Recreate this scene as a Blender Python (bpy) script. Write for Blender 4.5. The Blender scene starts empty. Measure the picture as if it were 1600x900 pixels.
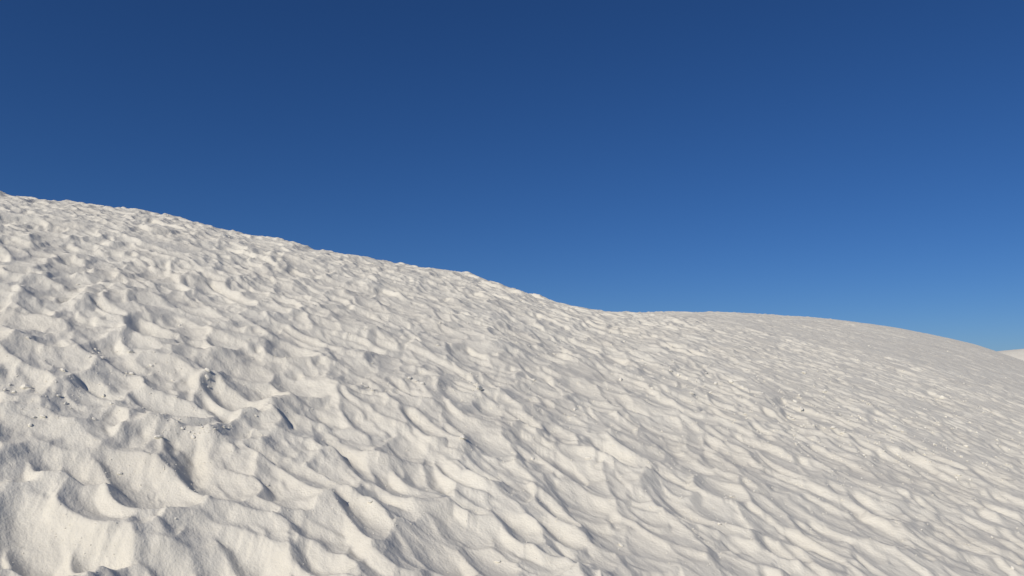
import bpy, math, random
import numpy as np

# ------------------------------------------------------------------ camera, sky, sun, exposure
scene = bpy.context.scene
RAD = math.radians
IMG_W, IMG_H, FPX = 1600.0, 900.0, 1256.0          # photograph size and focal length in its pixels
HORIZON = 600.0
PITCH = math.atan((HORIZON - IMG_H / 2) / FPX)
EYE = 1.5

cam_data = bpy.data.cameras.new("camera")
cam = bpy.data.objects.new("camera", cam_data)
scene.collection.objects.link(cam)
cam_data.sensor_width = 36.0
cam_data.lens = 36.0 * FPX / IMG_W
cam_data.clip_start = 0.05
cam_data.clip_end = 20000
cam.location = (0, 0, EYE)
cam.rotation_euler = (RAD(90) + PITCH, 0, 0)
scene.camera = cam

SUN_ELEV = RAD(35)
SUN_AZ = math.atan2(-0.62, -0.785)                  # angle from +Y (view direction) towards +X
sun_dir = (math.sin(SUN_AZ) * math.cos(SUN_ELEV), math.cos(SUN_AZ) * math.cos(SUN_ELEV), math.sin(SUN_ELEV))

world = bpy.data.worlds.new("World")
scene.world = world
world.use_nodes = True
wn = world.node_tree
for n in list(wn.nodes):
    wn.nodes.remove(n)
wo = wn.nodes.new("ShaderNodeOutputWorld")
bg = wn.nodes.new("ShaderNodeBackground")
sky = wn.nodes.new("ShaderNodeTexSky")
sky.sky_type = 'NISHITA'
sky.sun_disc = False
sky.sun_elevation = SUN_ELEV
sky.sun_rotation = SUN_AZ % (2 * math.pi)
sky.altitude = 2200
sky.air_density = 1.0
sky.dust_density = 2.5
sky.ozone_density = 10.0
bg.inputs["Strength"].default_value = 0.064
sat = wn.nodes.new("ShaderNodeHueSaturation")
sat.inputs["Saturation"].default_value = 1.09
sat.inputs["Hue"].default_value = 0.505
wn.links.new(sky.outputs[0], sat.inputs["Color"])
wn.links.new(sat.outputs[0], bg.inputs["Color"])
wn.links.new(bg.outputs[0], wo.inputs["Surface"])

from mathutils import Vector
sun_data = bpy.data.lights.new("sun", 'SUN')
sun_data.energy = 3.15
sun_data.angle = RAD(0.5)
sun_data.color = (1.0, 0.925, 0.83)
sun = bpy.data.objects.new("sun", sun_data)
scene.collection.objects.link(sun)
sun.rotation_euler = Vector(sun_dir).to_track_quat('Z', 'Y').to_euler()
sun.location = (-20, -15, 14)

scene.view_settings.view_transform = 'Standard'
scene.view_settings.look = 'None'
scene.view_settings.exposure = 0.0
scene.view_settings.gamma = 1.0
scene.view_settings.use_curve_mapping = False
scene.render.resolution_x = 1024
scene.render.resolution_y = 576

rng = np.random.default_rng(7)
random.seed(7)

# ------------------------------------------------------------------ large shape of the dune
cp, sp = math.cos(PITCH), math.sin(PITCH)

def pixel_dir(px, py):
    """direction of a photograph pixel: azimuth from +Y and rise per metre of ground distance"""
    a = (np.asarray(px, float) - IMG_W / 2) / FPX
    b = (IMG_H / 2 - np.asarray(py, float)) / FPX
    X, Y, Z = a, cp - b * sp, sp + b * cp
    return np.arctan2(X, Y), Z / np.hypot(X, Y)

crest_px = [(-260, 262), (-120, 282), (0, 303), (60, 312), (150, 323), (260, 340), (360, 364), (440, 379), (500, 393), (560, 406),
            (620, 414), (680, 424), (720, 430), (760, 442), (820, 461), (880, 475), (940, 489), (1000, 490), (1080, 489),
            (1160, 491), (1240, 495), (1320, 502), (1400, 513), (1460, 525), (1532, 542), (1600, 565), (1700, 600), (1850, 625)]
cth, ce = pixel_dir([p[0] for p in crest_px], [p[1] - (5 if p[0] < 840 else 1) for p in crest_px])
vth, ve = pixel_dir(-82, 78)                        # where the fall line of the slope vanishes uphill
GRAD = float(ve)
UPX, UPY = math.sin(float(vth)), math.cos(float(vth))
NEXP = 6.0

NT = 2400
tth = np.linspace(-math.pi, math.pi, NT, endpoint=False)
s_plane = GRAD * (UPX * np.sin(tth) + UPY * np.cos(tth))
D_back = 12.0
e_plane = s_plane - NEXP / (NEXP - 1) * EYE / D_back
e_in = np.interp(tth, cth, ce)
lx = np.linspace(-260, 1850, 60)
lth, ls = pixel_dir(lx, 95 + 0.219 * lx)            # rise of the trodden face in each direction of view
s_in = np.interp(tth, lth, ls)
def sstep(x):
    x = np.clip(x, 0, 1)
    return x * x * (3 - 2 * x)
w = sstep((tth - (cth[0] - 0.5)) / 0.5) * sstep(((cth[-1] + 0.7) - tth) / 0.7)
e_t = e_in * w + e_plane * (1 - w)
def csmooth(a, sig):
    k = np.arange(-int(4 * sig), int(4 * sig) + 1)
    g = np.exp(-0.5 * (k / sig) ** 2); g /= g.sum()
    return np.convolve(np.concatenate([a[-len(k):], a, a[:len(k)]]), g, 'same')[len(k):-len(k)]
e_t = csmooth(e_t, 2)
s_t = csmooth(s_in * w + s_plane * (1 - w), 12)
far_w = sstep((tth + 0.36) / 0.75) * w      # the far flank rounds off slowly, the near hump sharply
n_t = NEXP + (2.15 - NEXP) * far_w
D_t = n_t / (n_t - 1) * EYE / np.maximum(s_t - e_t, 0.05)
c_t = EYE / ((n_t - 1) * D_t ** n_t)
RSTEP = 0.05
rt = np.arange(0, 150, RSTEP)
slope = s_t[:, None] - (n_t * c_t)[:, None] * np.minimum(rt, 120)[None, :] ** (n_t[:, None] - 1)
slope = np.maximum(slope, -0.32)
ztab = np.cumsum(slope, axis=1) * RSTEP
ztab = np.concatenate([np.zeros((NT, 1)), ztab[:, :-1]], axis=1)
PLAIN = -3.0
ztab = PLAIN + np.logaddexp(0, (ztab - PLAIN) / 0.5) * 0.5
ztab -= ztab[:, :1].mean()
ztab = ztab.astype(np.float32)

def macro(x, y):
    r = np.minimum(np.hypot(x, y), 149.0)
    th = np.arctan2(x, y)
    ti = (th + math.pi) / (2 * math.pi) * NT
    t0 = np.floor(ti).astype(np.int32); ft = (ti - t0).astype(np.float32)
    t1 = (t0 + 1) % NT; t0 = t0 % NT
    ri = r / RSTEP
    r0 = np.floor(ri).astype(np.int32); fr = (ri - r0).astype(np.float32); r1 = np.minimum(r0 + 1, len(rt) - 1)
    return (ztab[t0, r0] * (1 - ft) * (1 - fr) + ztab[t1, r0] * ft * (1 - fr)
            + ztab[t0, r1] * (1 - ft) * fr + ztab[t1, r1] * ft * fr)

def ground_point(px, py):
    """where the sight line of a photograph pixel meets the smooth slope"""
    th, e = pixel_dir(px, py)
    i = int((float(th) + math.pi) / (2 * math.pi) * NT)
    z = EYE + e * rt
    hit = np.nonzero(ztab[i] >= z)[0]
    hit = hit[rt[hit] > 0.5]
    if len(hit) == 0:
        return None
    r = rt[hit[0]]
    return math.sin(th) * r, math.cos(th) * r

# ------------------------------------------------------------------ trodden relief, on two rasters
class Raster:
    def __init__(s, x0, x1, y0, y1, d):
        s.x0, s.y0, s.d = x0, y0, d
        s.nx, s.ny = int((x1 - x0) / d), int((y1 - y0) / d)
        s.x1, s.y1 = x0 + s.nx * d, y0 + s.ny * d
        s.X = (x0 + d * np.arange(s.nx)).astype(np.float32)
        s.Y = (y0 + d * np.arange(s.ny)).astype(np.float32)
        gx, gy = np.meshgrid(s.X, s.Y)
        s.base = macro(gx, gy).astype(np.float32)
        s.h = np.zeros((s.ny, s.nx), np.float32)
    def sample(s, x, y):
        fx = np.clip((x - s.x0) / s.d, 0, s.nx - 1.001); fy = np.clip((y - s.y0) / s.d, 0, s.ny - 1.001)
        i = fx.astype(np.int32); j = fy.astype(np.int32)
        u = (fx - i).astype(np.float32); v = (fy - j).astype(np.float32)
        h = s.h
        return (h[j, i] * (1 - u) * (1 - v) + h[j, i + 1] * u * (1 - v) + h[j + 1, i] * (1 - u) * v + h[j + 1, i + 1] * u * v)

def blur(a, sig):
    if sig < 0.25:
        return a
    n = max(1, int(3 * sig + 0.5))
    k = np.exp(-0.5 * (np.arange(-n, n + 1) / sig) ** 2); k /= k.sum()
    for ax in (0, 1):
        p = np.pad(a, [(n, n) if q == ax else (0, 0) for q in (0, 1)], mode='edge')
        o = np.zeros_like(a)
        for i, kk in enumerate(k):
            o += np.float32(kk) * (p[i:i + a.shape[0], :] if ax == 0 else p[:, i:i + a.shape[1]])
        a = o
    return a

def relax(R, tan_max, iters):
    """let sand steeper than the angle of repose slide down"""
    H = R.h + R.base
    lim = np.float32(tan_max * R.d)
    for _ in range(iters):
        for ax in (0, 1):
            dd = np.diff(H, axis=ax)
            m = np.sign(dd) * np.maximum(np.abs(dd) - lim, 0) * np.float32(0.24)
            if ax == 0:
                H[:-1] += m; H[1:] -= m
            else:
                H[:, :-1] += m; H[:, 1:] -= m
    R.h = H - R.base

def settle(R, tan_max, k, iters):
    """the same on a coarser grid, so that whole scarps slump"""
    ny, nx = R.ny // k * k, R.nx // k * k
    H = (R.h + R.base)[:ny, :nx].reshape(ny // k, k, nx // k, k).mean((1, 3))
    H0 = H.copy()
    lim = np.float32(tan_max * R.d * k)
    for _ in range(iters):
        for ax in (0, 1):
            dd = np.diff(H, axis=ax)
            m = np.sign(dd) * np.maximum(np.abs(dd) - lim, 0) * np.float32(0.24)
            if ax == 0:
                H[:-1] += m; H[1:] -= m
            else:
                H[:, :-1] += m; H[:, 1:] -= m
    D = np.repeat(np.repeat(H - H0, k, 0), k, 1)
    R.h[:ny, :nx] += blur(D, k * 0.55)

def noise2(x, y, scale, seed, angle=0.0, stretch=1.0):
    """smooth value noise in the ground plane"""
    r = np.random.default_rng(seed)
    tab = r.standard_normal((256, 256)).astype(np.float32)
    ca, sa = math.cos(angle), math.sin(angle)
    u = (x * ca + y * sa) / (scale * stretch); v = (-x * sa + y * ca) / scale
    i = np.floor(u).astype(np.int32); j = np.floor(v).astype(np.int32)
    fu = (u - i).astype(np.float32); fv = (v - j).astype(np.float32)
    fu = fu * fu * fu * (fu * (fu * 6 - 15) + 10); fv = fv * fv * fv * (fv * (fv * 6 - 15) + 10)
    g = lambda a, b: tab[a & 255, b & 255]
    return (g(i, j) * (1 - fu) * (1 - fv) + g(i + 1, j) * fu * (1 - fv) + g(i, j + 1) * (1 - fu) * fv + g(i + 1, j + 1) * fu * fv)

near = Raster(-9.5, 10.0, 0.2, 13.5, 0.0105)
far = Raster(-13.0, 27.0, 0.0, 36.0, 0.03)
rasters = (near, far)
DOWN = math.atan2(-UPY, -UPX)                       # downhill direction in the ground plane

for R in rasters:
    gx, gy = np.meshgrid(R.X, R.Y)
    R.h += 0.022 * noise2(gx, gy, 1.3, 11, DOWN, 1.8) + 0.010 * noise2(gx, gy, 0.55, 12, DOWN, 2.0)
    R.h += 0.006 * noise2(gx, gy, 0.2, 13, DOWN, 1.5)
    if R is far:
        far_damp = np.clip(1 - (np.hypot(gx, gy) - 14) / 30, 0.55, 1)
        R.h *= far_damp

def stamp(x, y, La, Lb, depth, ang, lobe=0.4, tilt=0.3, sharp=2.0, cross=0.0, fill=0.0):
    """one foot scoop: a shallow tilted tread with a crisp edge and a lobe of sand pushed out downhill"""
    ca, sa = math.cos(ang), math.sin(ang)
    ext = 2.0 * max(La, Lb)
    bend = rng.uniform(-0.35, 0.35)
    for R in rasters:
        i0 = int((x - ext - R.x0) / R.d); i1 = int((x + ext - R.x0) / R.d) + 1
        j0 = int((y - ext - R.y0) / R.d); j1 = int((y + ext - R.y0) / R.d) + 1
        if i1 < 2 or j1 < 2 or i0 > R.nx - 2 or j0 > R.ny - 2:
            continue
        i0 = max(i0, 0); j0 = max(j0, 0); i1 = min(i1, R.nx); j1 = min(j1, R.ny)
        dx = R.X[i0:i1][None, :] - np.float32(x); dy = R.Y[j0:j1][:, None] - np.float32(y)
        a = dx * ca + dy * sa; b = -dx * sa + dy * ca
        b = b + bend * (a * a / La - 0.3 * La) * 0.5
        taper = np.clip(1 + 0.35 * a / La, .5, 1.5)
        q = (a / La) ** 2 + (b / (Lb * taper)) ** 2
        H = R.h[j0:j1, i0:i1]
        inside = q < 1
        if not inside.any():
            continue
        level = np.float32(H[inside].mean())
        target = level + tilt * GRAD * a + cross * b - depth * (1 - q ** (sharp / 2))
        new = np.where(q < 1.5, np.minimum(H, target), H)
        if fill > 0:
            m = fill * np.clip((1.0 - q) * 6.0, 0, 1)
            new = new + m * np.maximum(target - H, 0)
        lo = depth * lobe * np.exp(-((a - 1.1 * La) / (0.45 * La)) ** 2 - (b / (0.9 * Lb)) ** 2)
        R.h[j0:j1, i0:i1] = new + lo

def local_down(th):
    return DOWN - 0.33 * float(sstep((th + 0.15) / 0.6))

def random_steps(n_per_m2, size, depth, elong, flank=False):
    xs, ys = [], []
    # near ground
    area = 19.5 * 13.3
    n = int(area * n_per_m2)
    P = [(rng.uniform(-9.5, 10), rng.uniform(0.2, 13.5)) for _ in range(n)]
    n = int(40 * 36 * n_per_m2 * 0.8)
    Q = [(rng.uniform(-13, 27), rng.uniform(0, 36)) for _ in range(n)]
    P += [q for q in Q if not (-9.5 < q[0] < 10 and 0.2 < q[1] < 13.5)]
    for x, y in P:
        th = math.atan2(x, y); r = math.hypot(x, y)
        if abs(th) > 0.75 or r > 34:
            continue
        if flank and (th < 0.0 or r < 4.5):
            continue
        near_w = 1.0 if r < 4 else max(0.72, 1 - 0.06 * (r - 4))
        side = float(sstep((th + 0.05) / 0.5))                       # the right flank carries narrower, calmer steps
        sc = size * rng.lognormal(0, 0.30) * (1 - 0.36 * side) * (1 - 0.40 * side * float(sstep((r - 4.5) / 6)))
        if r < 4.2 and th < 0.1:
            sc *= 1.12
        el = elong * rng.lognormal(0, 0.22) * (1 + 0.35 * side)
        dp = min(depth * rng.lognormal(0, 0.35) * near_w * (1 - 0.35 * side), 0.25 * sc)
        stamp(x, y, sc * el, sc, dp, local_down(th) + rng.normal(0, 0.26), lobe=rng.uniform(0.2, 0.5), tilt=rng.uniform(-0.1, 0.45),
              sharp=rng.uniform(1.6, 3.0), cross=rng.normal(-0.05, 0.15) * near_w, fill=rng.uniform(0.8, 1.0))

random_steps(6.0, 0.170, 0.030, 1.6)
random_steps(8.0, 0.060, 0.014, 1.9)
for R in rasters:
    R.h = blur(R.h, 0.008 / R.d)
    relax(R, 0.66, 3 if R is near else 1)
random_steps(6.0, 0.135, 0.030, 1.7)
random_steps(4.0, 0.075, 0.018, 1.9)
for R in rasters:
    settle(R, 0.50, 5 if R is near else 2, 25)
    relax(R, 0.66, 3 if R is near else 1)
random_steps(11.0, 0.100, 0.026, 1.8)
random_steps(9.0, 0.085, 0.022, 2.0, flank=True)
# hollows trodden edge to edge, with crisp crests left between them
R = near
wxg, wyg = np.meshgrid(R.X, R.Y)
warp_x = 0.05 * noise2(wxg, wyg, 0.30, 61) + 0.012 * noise2(wxg, wyg, 0.07, 63)
warp_y = 0.05 * noise2(wxg, wyg, 0.30, 62) + 0.012 * noise2(wxg, wyg, 0.07, 64)
cup = np.full(R.h.shape, 9.0, np.float32)
ca, sa = math.cos(DOWN), math.sin(DOWN)
STEP_A, STEP_B = 0.40, 0.19
for ia in range(-50, 50):
    for ib in range(-80, 80):
        a0 = (ia + 0.5 * (ib % 2) + rng.uniform(-0.42, 0.42)) * STEP_A; b0 = (ib + rng.uniform(-0.42, 0.42)) * STEP_B
        x = a0 * ca - b0 * sa; y = a0 * sa + b0 * ca
        lift = rng.normal(0, 0.010); tx = rng.normal(-0.07, 0.12); ta = rng.uniform(-0.05, 0.14)
        if abs(math.atan2(x, y)) > 0.8 or not (R.x0 < x < R.x1 and R.y0 < y < R.y1):
            continue
        e = 0.62
        i0 = max(int((x - e - R.x0) / R.d), 0); i1 = min(int((x + e - R.x0) / R.d), R.nx)
        j0 = max(int((y - e - R.y0) / R.d), 0); j1 = min(int((y + e - R.y0) / R.d), R.ny)
        dx = wxg[j0:j1, i0:i1] + warp_x[j0:j1, i0:i1] - np.float32(x); dy = wyg[j0:j1, i0:i1] + warp_y[j0:j1, i0:i1] - np.float32(y)
        a = dx * ca + dy * sa; b = -dx * sa + dy * ca
        v = 1.75 * b * b + 0.60 * a * a + lift + tx * b + ta * a
        cup[j0:j1, i0:i1] = np.minimum(cup[j0:j1, i0:i1], v)
cup = np.where(cup > 1, 0, cup - 0.03)
rg = np.hypot(wxg, wyg); tg = np.arctan2(wxg, wyg)
wc = (0.50 * sstep((7.5 - rg) / 4.0) + 0.48) * (1 - 0.6 * sstep((tg + 0.10) / 0.5))
wc *= np.clip(0.75 + 0.35 * noise2(wxg, wyg, 0.9, 65), 0.2, 1)
R.h = (R.h * (1 - 0.75 * wc) + 1.6 * cup * wc).astype(np.float32)
del wxg, wyg, warp_x, warp_y, rg, tg, wc, cup
# broad fresh scoops close by
for _ in range(60):
    x, y = rng.uniform(-4.5, 2.5), rng.uniform(1.2, 5.5)
    th, r = math.atan2(x, y), math.hypot(x, y)
    if th > 0.25 or th < -0.75 or r > 5.5:
        continue
    sc = 0.125 * rng.lognormal(0, 0.2)
    stamp(x, y, sc * rng.uniform(1.3, 1.9), sc, sc * 0.28, local_down(th) + rng.normal(0, 0.3), lobe=rng.uniform(0.3, 0.6),
          tilt=rng.uniform(0, 0.5), sharp=rng.uniform(1.6, 2.6), cross=rng.normal(0, 0.15), fill=0.95)
# dents of heels, toes and hands
for _ in range(1200):
    x, y = rng.uniform(-9, 9), rng.uniform(1.0, 13)
    if abs(math.atan2(x, y)) > 0.75:
        continue
    sc = rng.uniform(0.022, 0.06)
    stamp(x, y, sc * rng.uniform(1.0, 2.4), sc, sc * rng.uniform(0.15, 0.32), DOWN + rng.normal(0, 0.5), lobe=0.5, tilt=0.2)
for R in rasters:
    settle(R, 0.53, 5 if R is near else 2, 40)
# hollows that stand out: uphill end, downhill end and width as seen in the photograph, depth in metres
MANUAL = [
    (178, 700, 262, 800, 105, 0.10), (12, 760, 75, 895, 130, 0.10), (335, 596, 392, 645, 60, 0.06), (210, 610, 330, 655, 70, 0.06),
    (515, 660, 612, 778, 34, 0.07), (412, 688, 535, 775, 64, 0.07), (292, 690, 345, 770, 50, 0.06), (358, 822, 425, 885, 60, 0.07),
    (132, 586, 188, 624, 34, 0.05), (772, 780, 838, 858, 58, 0.07), (690, 762, 775, 808, 56, 0.06), (847, 803, 910, 864, 44, 0.06),
    (727, 718, 785, 752, 40, 0.05), (934, 686, 1004, 736, 48, 0.06), (843, 766, 910, 826, 46, 0.06), (1040, 768, 1104, 826, 44, 0.05),
    (664, 694, 768, 774, 30, 0.06), (541, 770, 600, 862, 60, 0.07), (330, 430, 407, 486, 30, 0.08), (208, 494, 260, 536, 48, 0.07),
    (152, 470, 192, 498, 26, 0.06), (1318, 738, 1414, 792, 50, 0.05), (1190, 838, 1247, 888, 46, 0.05), (700, 585, 752, 618, 26, 0.06),
    (690, 660, 728, 690, 26, 0.05), (180, 860, 275, 930, 90, 0.08), (470, 845, 520, 900, 60, 0.06), (60, 690, 120, 735, 70, 0.05),
    (235, 732, 240, 752, 6, 0.03), (242, 731, 247, 753, 6, 0.03), (249, 732, 254, 752, 6, 0.03),
    (25, 800, 112, 885, 80, 0.08), (110, 815, 180, 872, 62, 0.06), (235, 842, 305, 892, 64, 0.06), (100, 700, 165, 745, 54, 0.05), (0, 850, 50, 893, 60, 0.06),
    (640, 640, 690, 690, 40, 0.05), (800, 640, 850, 672, 34, 0.05), (610, 590, 670, 630, 38, 0.05), (450, 510, 510, 548, 34, 0.06),
]
for (x0, y0, x1, y1, wpx, depth) in MANUAL:
    p = ground_point(x0, y0); q = ground_point(x1, y1)
    if p is None or q is None:
        continue
    cx, cy = (p[0] + q[0]) / 2, (p[1] + q[1]) / 2
    La = 0.5 * math.hypot(q[0] - p[0], q[1] - p[1])
    Lb = max(0.5 * wpx * math.hypot(cx, cy) / FPX, 0.008)
    La = min(La, 5 * Lb)
    stamp(cx, cy, La, Lb, min(0.75 * depth, 0.42 * Lb), math.atan2(q[1] - p[1], q[0] - p[0]), lobe=0.45, tilt=0.3, cross=-0.15, fill=0.9)
# crisp ridges left standing between the big scoops
RIDGES = [([(190, 632), (250, 652), (320, 664), (395, 652), (430, 620), (458, 592)], 0.040, 0.13), ([(0, 746), (80, 744), (165, 752)], 0.03, 0.12),
          ([(80, 897), (140, 880), (188, 856)], 0.03, 0.10), ([(205, 842), (290, 826), (360, 826), (420, 850)], 0.03, 0.12),
          ([(205, 642), (300, 672), (440, 690)], 0.02, 0.09), ([(560, 700), (650, 705), (690, 760)], 0.02, 0.09),
          ([(620, 778), (700, 782), (760, 800)], 0.02, 0.09), ([(0, 640), (90, 650), (190, 640)], 0.02, 0.10)]
for pts, hgt, wid in RIDGES:
    P = [ground_point(*p) for p in pts]
    P = [p for p in P if p is not None]
    R = near
    x0 = min(p[0] for p in P) - wid; x1 = max(p[0] for p in P) + wid; y0 = min(p[1] for p in P) - wid; y1 = max(p[1] for p in P) + wid
    i0, i1 = max(int((x0 - R.x0) / R.d), 0), min(int((x1 - R.x0) / R.d), R.nx)
    j0, j1 = max(int((y0 - R.y0) / R.d), 0), min(int((y1 - R.y0) / R.d), R.ny)
    gx, gy = np.meshgrid(R.X[i0:i1], R.Y[j0:j1])
    gx = gx + 0.03 * noise2(gx, gy, 0.16, 51); gy = gy + 0.03 * noise2(gx, gy, 0.16, 52)
    dist = np.full(gx.shape, 9.0); along = np.zeros(gx.shape)
    for k in range(len(P) - 1):
        ax, ay = P[k]; bx, by = P[k + 1]
        L2_ = (bx - ax) ** 2 + (by - ay) ** 2
        t = np.clip(((gx - ax) * (bx - ax) + (gy - ay) * (by - ay)) / L2_, 0, 1)
        dk = np.hypot(gx - ax - t * (bx - ax), gy - ay - t * (by - ay))
        along = np.where(dk < dist, (k + t) / (len(P) - 1), along); dist = np.minimum(dist, dk)
    env = np.clip(np.sin(np.pi * np.clip(along, 0.04, 0.96)) * 1.6, 0, 1)
    R.h[j0:j1, i0:i1] += (hgt * env * np.clip(1 - dist / wid, 0, 1) ** 1.2).astype(np.float32)
# heaps that break the skyline
for (px, py, rad, hgt) in [(570, 406, 0.24, 0.09), (702, 426, 0.36, 0.08), (262, 342, 0.12, 0.035), (20, 307, 0.3, 0.04)]:
    p = ground_point(px, py)
    if p is None:
        continue
    for R in rasters:
        gx, gy = np.meshgrid(R.X, R.Y)
        R.h += (hgt * np.exp(-((gx - p[0]) ** 2 + (gy - p[1]) ** 2) / rad ** 2)).astype(np.float32)
for R in rasters:
    relax(R, 0.62, 6 if R is near else 2)
    R.h += np.float32(0.7 if R is near else 0.5) * (R.h - blur(R.h, 0.022 / R.d if R is near else 1.2))   # wind-cut edges
    relax(R, 0.64, 6 if R is near else 1)
    R.h *= np.float32(0.90)
    gx, gy = np.meshgrid(R.X, R.Y)
    if R is near:
        H = R.h + R.base
        gu, gv = np.gradient(H, R.d)
        steep = sstep((np.hypot(gu, gv) - 0.35) / 0.35)              # slipping faces carry rills
        rough = sstep(0.3 + 0.9 * noise2(gx, gy, 0.45, 24, DOWN, 1.4))  # crumbly patches
        rill = noise2(gx, gy, 0.028, 25, DOWN, 6.0)
        R.h += 0.0013 * steep * (rill + 0.6 * noise2(gx, gy, 0.05, 26, DOWN, 5.0))
        R.h += rough * (0.0016 * noise2(gx, gy, 0.06, 21, DOWN, 1.5) + 0.0016 * noise2(gx, gy, 0.03, 22, DOWN, 1.3))
        R.h += 0.0010 * noise2(gx, gy, 0.035, 27, DOWN, 2.5)
    else:
        rough = sstep(0.5 + 0.9 * noise2(gx, gy, 0.7, 24, DOWN, 1.4))
        R.h += rough * 0.004 * noise2(gx, gy, 0.10, 23, DOWN, 1.8)

def relief(x, y):
    r = np.hypot(x, y)
    inn = ((x > near.x0 + .3) & (x < near.x1 - .3) & (y > near.y0 + .02) & (y < near.y1 - .3))
    wn_ = sstep((12.6 - r) / 1.4) * inn
    edge = sstep((x - far.x0) / 2) * sstep((far.x1 - x) / 3) * sstep((far.y1 - y) / 3) * sstep((y - far.y0) / 0.3)
    return near.sample(x, y) * wn_ + far.sample(x, y) * (1 - wn_) * edge

def height(x, y):
    x = np.asarray(x, np.float64); y = np.asarray(y, np.float64)
    r = np.hypot(x, y)
    roll = 0.5 * sstep((r - 60) / 60) * (noise2(x, y, 22.0, 31) + 0.5 * noise2(x, y, 9.0, 32))
    return macro(x, y) + relief(x, y) + roll

# ------------------------------------------------------------------ materials
def sand_material(name):
    m = bpy.data.materials.new(name)
    m.use_nodes = True
    nt = m.node_tree; N = nt.nodes; L = nt.links
    bsdf = N["Principled BSDF"]
    bsdf.inputs["Roughness"].default_value = 0.9
    bsdf.inputs["Specular IOR Level"].default_value = 0.15
    geo = N.new("ShaderNodeNewGeometry")
    mp = N.new("ShaderNodeMapping"); mp.inputs["Rotation"].default_value = (0, 0, -DOWN)
    L.new(geo.outputs["Position"], mp.inputs["Vector"])
    st = N.new("ShaderNodeMapping"); st.inputs["Scale"].default_value = (0.4, 1, 0.7)
    L.new(mp.outputs[0], st.inputs["Vector"])
    n1 = N.new("ShaderNodeTexNoise"); n1.inputs["Scale"].default_value = 1.6; n1.inputs["Detail"].default_value = 6
    L.new(mp.outputs[0], n1.inputs["Vector"])
    n2 = N.new("ShaderNodeTexNoise"); n2.inputs["Scale"].default_value = 34; n2.inputs["Detail"].default_value = 5
    L.new(st.outputs[0], n2.inputs["Vector"])
    n3 = N.new("ShaderNodeTexNoise"); n3.inputs["Scale"].default_value = 95; n3.inputs["Detail"].default_value = 6
    L.new(mp.outputs[0], n3.inputs["Vector"])
    r1 = N.new("ShaderNodeValToRGB")
    r1.color_ramp.elements[0].position = 0.3; r1.color_ramp.elements[0].color = (0.775, 0.738, 0.628, 1)
    r1.color_ramp.elements[1].position = 0.7; r1.color_ramp.elements[1].color = (0.845, 0.812, 0.695, 1)
    L.new(n1.outputs["Fac"], r1.inputs[0])
    r2 = N.new("ShaderNodeValToRGB")
    r2.color_ramp.elements[0].position = 0.3; r2.color_ramp.elements[0].color = (0.91, 0.91, 0.91, 1)
    r2.color_ramp.elements[1].position = 0.7; r2.color_ramp.elements[1].color = (1.0, 1.0, 1.0, 1)
    L.new(n2.outputs["Fac"], r2.inputs[0])
    mx = N.new("ShaderNodeMix"); mx.data_type = 'RGBA'; mx.blend_type = 'MULTIPLY'; mx.inputs[0].default_value = 1
    L.new(r1.outputs[0], mx.inputs[6]); L.new(r2.outputs[0], mx.inputs[7])
    L.new(mx.outputs[2], bsdf.inputs["Base Color"])
    b1 = N.new("ShaderNodeBump"); b1.inputs["Strength"].default_value = 1.0; b1.inputs["Distance"].default_value = 0.0055
    L.new(n2.outputs["Fac"], b1.inputs["Height"])
    b2 = N.new("ShaderNodeBump"); b2.inputs["Strength"].default_value = 0.9; b2.inputs["Distance"].default_value = 0.0028
    L.new(n3.outputs["Fac"], b2.inputs["Height"]); L.new(b1.outputs[0], b2.inputs["Normal"])
    L.new(b2.outputs[0], bsdf.inputs["Normal"])
    return m
SAND = sand_material("white_gypsum_sand")

# ------------------------------------------------------------------ the sand sheet
HALF = 0.64
NCOL = 1180
fine = np.linspace(-HALF, HALF, NCOL)
coarse = np.linspace(HALF, 2 * math.pi - HALF, 110)[1:-1]
thetas = np.concatenate([fine, coarse])
rows = [0.3]
F1024 = FPX * 1024 / 1600
while rows[-1] < 2500:
    r = rows[-1]
    if r < 1.9:
        d = 0.04
    elif r < 14.5:
        d = min(1.05 * r * r / (EYE * F1024), 0.026)
    elif r < 36:
        d = 0.078
    else:
        d = 0.3 * (r / 36) ** 2.0 + 0.1
    rows.append(r + d)
rr = np.array(rows)
TH, RR = np.meshgrid(thetas, rr)
gx = RR * np.sin(TH); gy = RR * np.cos(TH)
Z = height(gx, gy)
ncol, nrow = len(thetas), len(rr)
co = np.stack([gx, gy, Z], -1).reshape(-1, 3)
co = np.concatenate([co, [[0, 0, float(height(np.array([0.0]), np.array([0.0]))[0])]]])
jj, ii = np.meshgrid(np.arange(nrow - 1), np.arange(ncol), indexing='ij')
i2 = (ii + 1) % ncol
quads = np.stack([jj * ncol + ii, jj * ncol + i2, (jj + 1) * ncol + i2, (jj + 1) * ncol + ii], -1).reshape(-1, 4)[:, ::-1]
ctr = len(co) - 1
k = np.arange(ncol)
tris = np.stack([np.full(ncol, ctr), (k + 1) % ncol, k], -1)

def grid_mesh(name, co, quads, tris=None):
    me = bpy.data.meshes.new(name)
    me.vertices.add(len(co)); me.vertices.foreach_set("co", np.ascontiguousarray(co, np.float32).ravel())
    loops = quads.ravel(); totals = np.full(len(quads), 4, np.int32)
    if tris is not None:
        loops = np.concatenate([loops, tris.ravel()]); totals = np.concatenate([totals, np.full(len(tris), 3, np.int32)])
    me.loops.add(len(loops)); me.loops.foreach_set("vertex_index", loops.astype(np.int32))
    me.polygons.add(len(totals))
    starts = np.concatenate([[0], np.cumsum(totals)[:-1]]).astype(np.int32)
    me.polygons.foreach_set("loop_start", starts)
    me.polygons.foreach_set("use_smooth", np.ones(len(totals), bool))
    me.update(calc_edges=True)
    return me

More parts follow.
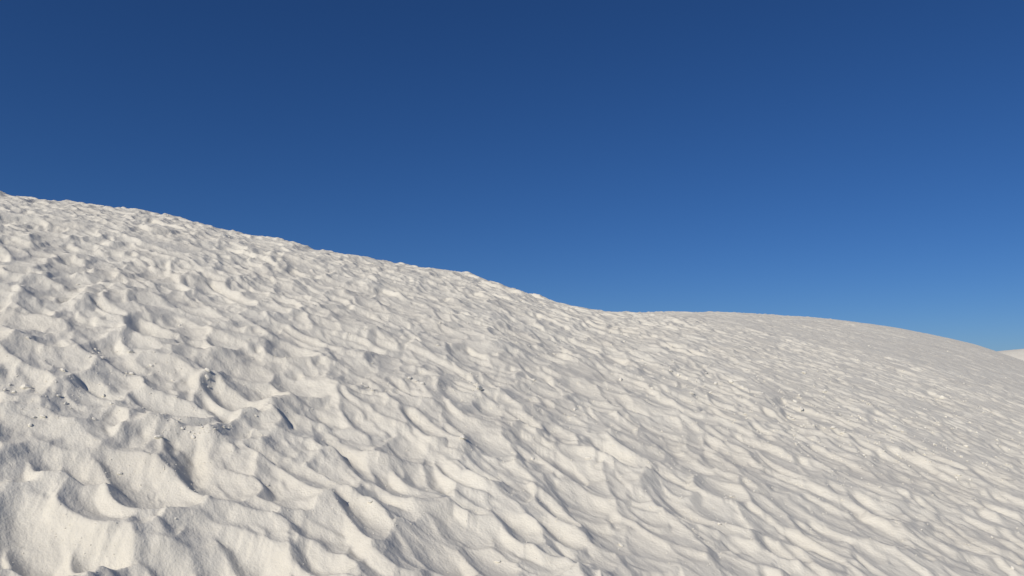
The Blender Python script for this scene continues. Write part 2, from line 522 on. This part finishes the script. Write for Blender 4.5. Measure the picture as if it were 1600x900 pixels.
me = grid_mesh("sand_dune", co, quads, tris)
dune = bpy.data.objects.new("sand_dune", me)
scene.collection.objects.link(dune)
me.materials.append(SAND)
dune["kind"] = "structure"
dune["label"] = "trodden white sand dune sloping down under the blue sky"
print("dune verts", len(co), "faces", len(quads))

# ------------------------------------------------------------------ a lower dune far behind the right flank
dth, de = pixel_dir(1570, 541.5)
DR = 95.0
top = EYE + float(de) * DR
nu, nv = 160, 60
U, V = np.meshgrid(np.linspace(-75, 75, nu), np.linspace(-30, 30, nv))
ang = float(dth) + RAD(14)
fx, fy = math.sin(ang), math.cos(ang)
mid = DR / math.cos(RAD(14)) * 0.99
PX = fx * (mid + V) + fy * U
PY = fy * (mid + V) - fx * U
shape = np.exp(-np.abs(U / 62) ** 4) * np.exp(-np.abs(V / 19) ** 2.4)
ZZ = (PLAIN - 2.0) + (top - PLAIN + 2.0) * shape + 0.10 * noise2(PX, PY, 5.0, 41) + 0.05 * noise2(PX, PY, 1.8, 42)
jj, ii = np.meshgrid(np.arange(nv - 1), np.arange(nu - 1), indexing='ij')
q4 = np.stack([jj * nu + ii, jj * nu + ii + 1, (jj + 1) * nu + ii + 1, (jj + 1) * nu + ii], -1).reshape(-1, 4)
me = grid_mesh("distant_dune", np.stack([PX, PY, ZZ], -1).reshape(-1, 3), q4)
me.materials.append(SAND)
dd = bpy.data.objects.new("distant_dune", me)
scene.collection.objects.link(dd)
dd["kind"] = "structure"
dd["label"] = "low white dune far beyond the falling end of the slope"

# ------------------------------------------------------------------ clods of caked sand
def clod_material():
    m = bpy.data.materials.new("caked_sand")
    m.use_nodes = True
    N = m.node_tree.nodes; L = m.node_tree.links
    b = N["Principled BSDF"]; b.inputs["Roughness"].default_value = 0.95; b.inputs["Specular IOR Level"].default_value = 0.1
    t = N.new("ShaderNodeTexCoord")
    n = N.new("ShaderNodeTexNoise"); n.inputs["Scale"].default_value = 2.5; n.inputs["Detail"].default_value = 6
    L.new(t.outputs["Object"], n.inputs["Vector"])
    r = N.new("ShaderNodeValToRGB")
    r.color_ramp.elements[0].position = 0.35; r.color_ramp.elements[0].color = (0.78, 0.75, 0.65, 1)
    r.color_ramp.elements[1].position = 0.65; r.color_ramp.elements[1].color = (0.85, 0.82, 0.72, 1)
    L.new(n.outputs["Fac"], r.inputs[0]); L.new(r.outputs[0], b.inputs["Base Color"])
    return m
CLOD = clod_material()
import bmesh
from mathutils import noise as mnoise
clod_meshes = []
for v in range(9):
    bm = bmesh.new()
    bmesh.ops.create_icosphere(bm, subdivisions=2, radius=1.0)
    off = Vector((v * 7.3, v * 3.1, 1.7))
    for vt in bm.verts:
        d = vt.co.normalized()
        k = 1 + 0.42 * mnoise.noise(d * 1.3 + off) + 0.22 * mnoise.noise(d * 3.1 + off) + 0.10 * mnoise.noise(d * 7 + off)
        for c in range(4):                                # broken faces
            nrm = Vector((math.sin(v * 2.1 + c * 1.9), math.cos(v * 1.3 + c * 2.7), math.sin(c * 1.7 + v))).normalized()
            h = d.dot(nrm) * k
            if h > 0.66:
                k *= 0.66 / h * 0.9 + 0.1
        vt.co = d * k
        vt.co.x *= 1.25; vt.co.z *= 0.8
    m = bpy.data.meshes.new("sand_clod")
    bm.to_mesh(m); bm.free()
    m.materials.append(CLOD)
    clod_meshes.append(m)

def surface_hit(px, py):
    th, e = pixel_dir(px, py)
    g = ground_point(px, py)
    if g is None:
        return None
    r0 = math.hypot(*g)
    rs = np.arange(max(r0 * 0.75, 0.8), r0 * 1.35, 0.01)
    x, y = rs * math.sin(th), rs * math.cos(th)
    k = np.nonzero(height(x, y) >= EYE + e * rs)[0]
    if len(k) == 0:
        return None
    return float(x[k[0]]), float(y[k[0]]), float(rs[k[0]])

def slope_normal(x, y):
    d = 0.03
    h = height(np.array([x - d, x + d, x, x]), np.array([y, y, y - d, y + d]))
    return Vector((-(h[1] - h[0]) / (2 * d), -(h[3] - h[2]) / (2 * d), 1)).normalized()

def clod(px, py, wpx, label, group):
    hit = surface_hit(px, py)
    if hit is None:
        return
    x, y, r = hit
    size = 0.38 * wpx * r / FPX
    o = bpy.data.objects.new("sand_clod", random.choice(clod_meshes))
    scene.collection.objects.link(o)
    z = float(height(np.array([x]), np.array([y]))[0])
    n = slope_normal(x, y)
    q = n.to_track_quat('Z', 'Y')
    o.rotation_mode = 'QUATERNION'
    from mathutils import Quaternion
    o.rotation_quaternion = q @ Quaternion((0, 0, 1), random.uniform(0, 6.28))
    o.scale = (size * random.uniform(0.9, 1.2), size * random.uniform(0.75, 1.05), size * random.uniform(0.8, 1.1))
    o.location = Vector((x, y, z)) + n * size * 0.32
    o["label"] = label
    o["category"] = "sand clod"
    if group:
        o["group"] = group

G1 = "crumbled clods on the near hollows"
L1 = "small crumbled clod of white sand lying among the deep foot hollows"
G2 = "crumbs scattered over the streaked flank"
L2 = "small white sand clod scattered on the finely streaked flank"
G3 = "clods just under the skyline"
L3 = "tiny white sand clod just under the dune's skyline"
clod(748, 608, 15, "bright caked sand clod at the end of a narrow slide mark, casting a dark shadow", None)
clod(723, 685, 13, "bright sand clod with a black shadow at the foot of a shaded hollow", None)
clod(247, 684, 12, "lone rounded sand clod on the smooth floor above the deepest foot hollow", None)
clod(40, 606, 14, "largest sand clod in the loose row along the rim of a rough pit", None)
near_px = [(100, 580), (15, 602), (236, 573), (270, 596), (325, 605), (323, 592), (206, 585), (162, 619), (174, 631), (147, 656), (53, 653),
           (67, 653), (47, 667), (419, 760), (400, 651), (572, 605), (578, 787), (187, 743), (304, 768), (102, 632), (91, 620), (122, 445),
           (281, 509), (44, 530), (149, 547), (204, 550), (324, 579), (98, 579), (742, 602), (651, 596), (778, 879), (970, 853), (919, 717),
           (832, 718), (640, 593), (296, 676), (316, 670), (336, 672), (350, 668), (302, 684), (285, 672), (155, 552), (160, 560), (140, 560),
           (8, 610), (22, 614), (735, 598), (582, 610), (660, 600), (566, 600)]
for (x, y) in near_px:
    if 280 <= x <= 352 and 660 <= y <= 690:
        clod(x, y, random.uniform(4, 8), "small sand clod in the tight cluster on the crest above the wide smooth hollows", "cluster of clods on a hollow's crest")
    elif 720 <= x <= 745 and y < 605:
        clod(x, y, random.uniform(4, 6), "crumb of sand just uphill of the clod ending a narrow slide mark", "crumbs uphill of the slide mark's clod")
    else:
        clod(x, y, random.uniform(4.5, 9.5), L1, G1)
flank_px = [(970, 594), (899, 641), (1081, 615), (1142, 598), (1242, 628), (1252, 641), (1232, 653), (1342, 650), (1302, 670), (1317, 677),
            (1353, 715), (1404, 712), (1536, 724), (1495, 747), (1179, 768), (1144, 777), (1124, 821), (1280, 692), (1510, 698), (1550, 840),
            (1582, 889), (866, 554), (834, 595), (898, 641), (1257, 583), (1289, 613), (1472, 622), (1350, 712), (1498, 744), (1408, 716),
            (1345, 654), (1236, 650), (1240, 656), (1060, 586), (1074, 592), (1048, 580), (1118, 600), (1100, 604), (1160, 606)]
for (x, y) in flank_px:
    clod(x, y, random.uniform(4.5, 9), L2, G2)
for _ in range(70):
    t = random.random()
    clod(1030 + 560 * t + random.gauss(0, 40), 590 + 130 * t + random.gauss(0, 28), random.uniform(3, 5.5), L2, G2)
for (x, y) in [(685, 540), (827, 541), (971, 522), (358, 371), (262, 337)]:
    clod(x, y, random.uniform(4, 6), L3, G3)

# ------------------------------------------------------------------ loose crumbs nobody could count
cv, cf = [], []
def crumb(px, py, wpx):
    hit = surface_hit(px, py)
    if hit is None:
        return
    x, y, r = hit
    sz = 0.5 * wpx * r / FPX
    z = float(height(np.array([x]), np.array([y]))[0]) + 0.2 * sz
    b = len(cv)
    a0 = random.uniform(0, 6.28)
    for kk in range(5):
        rr_ = sz * random.uniform(0.7, 1.3)
        cv.append((x + rr_ * math.cos(a0 + kk * 1.2566), y + rr_ * math.sin(a0 + kk * 1.2566), z + sz * random.uniform(-.3, .3)))
    cv.append((x + sz * random.uniform(-.3, .3), y + sz * random.uniform(-.3, .3), z + sz * random.uniform(0.6, 1.0)))
    cv.append((x, y, z - sz * 0.9))
    for kk in range(5):
        cf.append((b + kk, b + (kk + 1) % 5, b + 5)); cf.append((b + (kk + 1) % 5, b + kk, b + 6))
zones = [(900, 700, 330, 90, 260), (400, 560, 260, 80, 120), (1300, 720, 200, 80, 200), (150, 600, 110, 26, 90), (40, 615, 40, 20, 30), (320, 670, 40, 10, 50), (750, 612, 40, 14, 50), (900, 650, 60, 20, 60),
         (1080, 600, 90, 30, 90), (1260, 660, 120, 45, 130), (1400, 700, 120, 40, 100), (650, 600, 60, 12, 40), (250, 745, 40, 25, 40),
         (100, 850, 40, 25, 40), (560, 790, 90, 50, 70), (1000, 780, 180, 60, 90), (850, 550, 60, 20, 40)]
for (x, y, sx, sy, n) in zones:
    for _ in range(n):
        crumb(random.gauss(x, sx), min(random.gauss(y, sy), 895), random.uniform(1.4, 3.2))
cm = bpy.data.meshes.new("sand_crumbs")
cm.from_pydata(cv, [], cf)
cm.materials.append(CLOD)
co_ = bpy.data.objects.new("sand_crumbs", cm)
scene.collection.objects.link(co_)
co_["kind"] = "stuff"
co_["label"] = "fine white crumbs of sand strewn over the trodden slope"
co_["category"] = "crumbs"
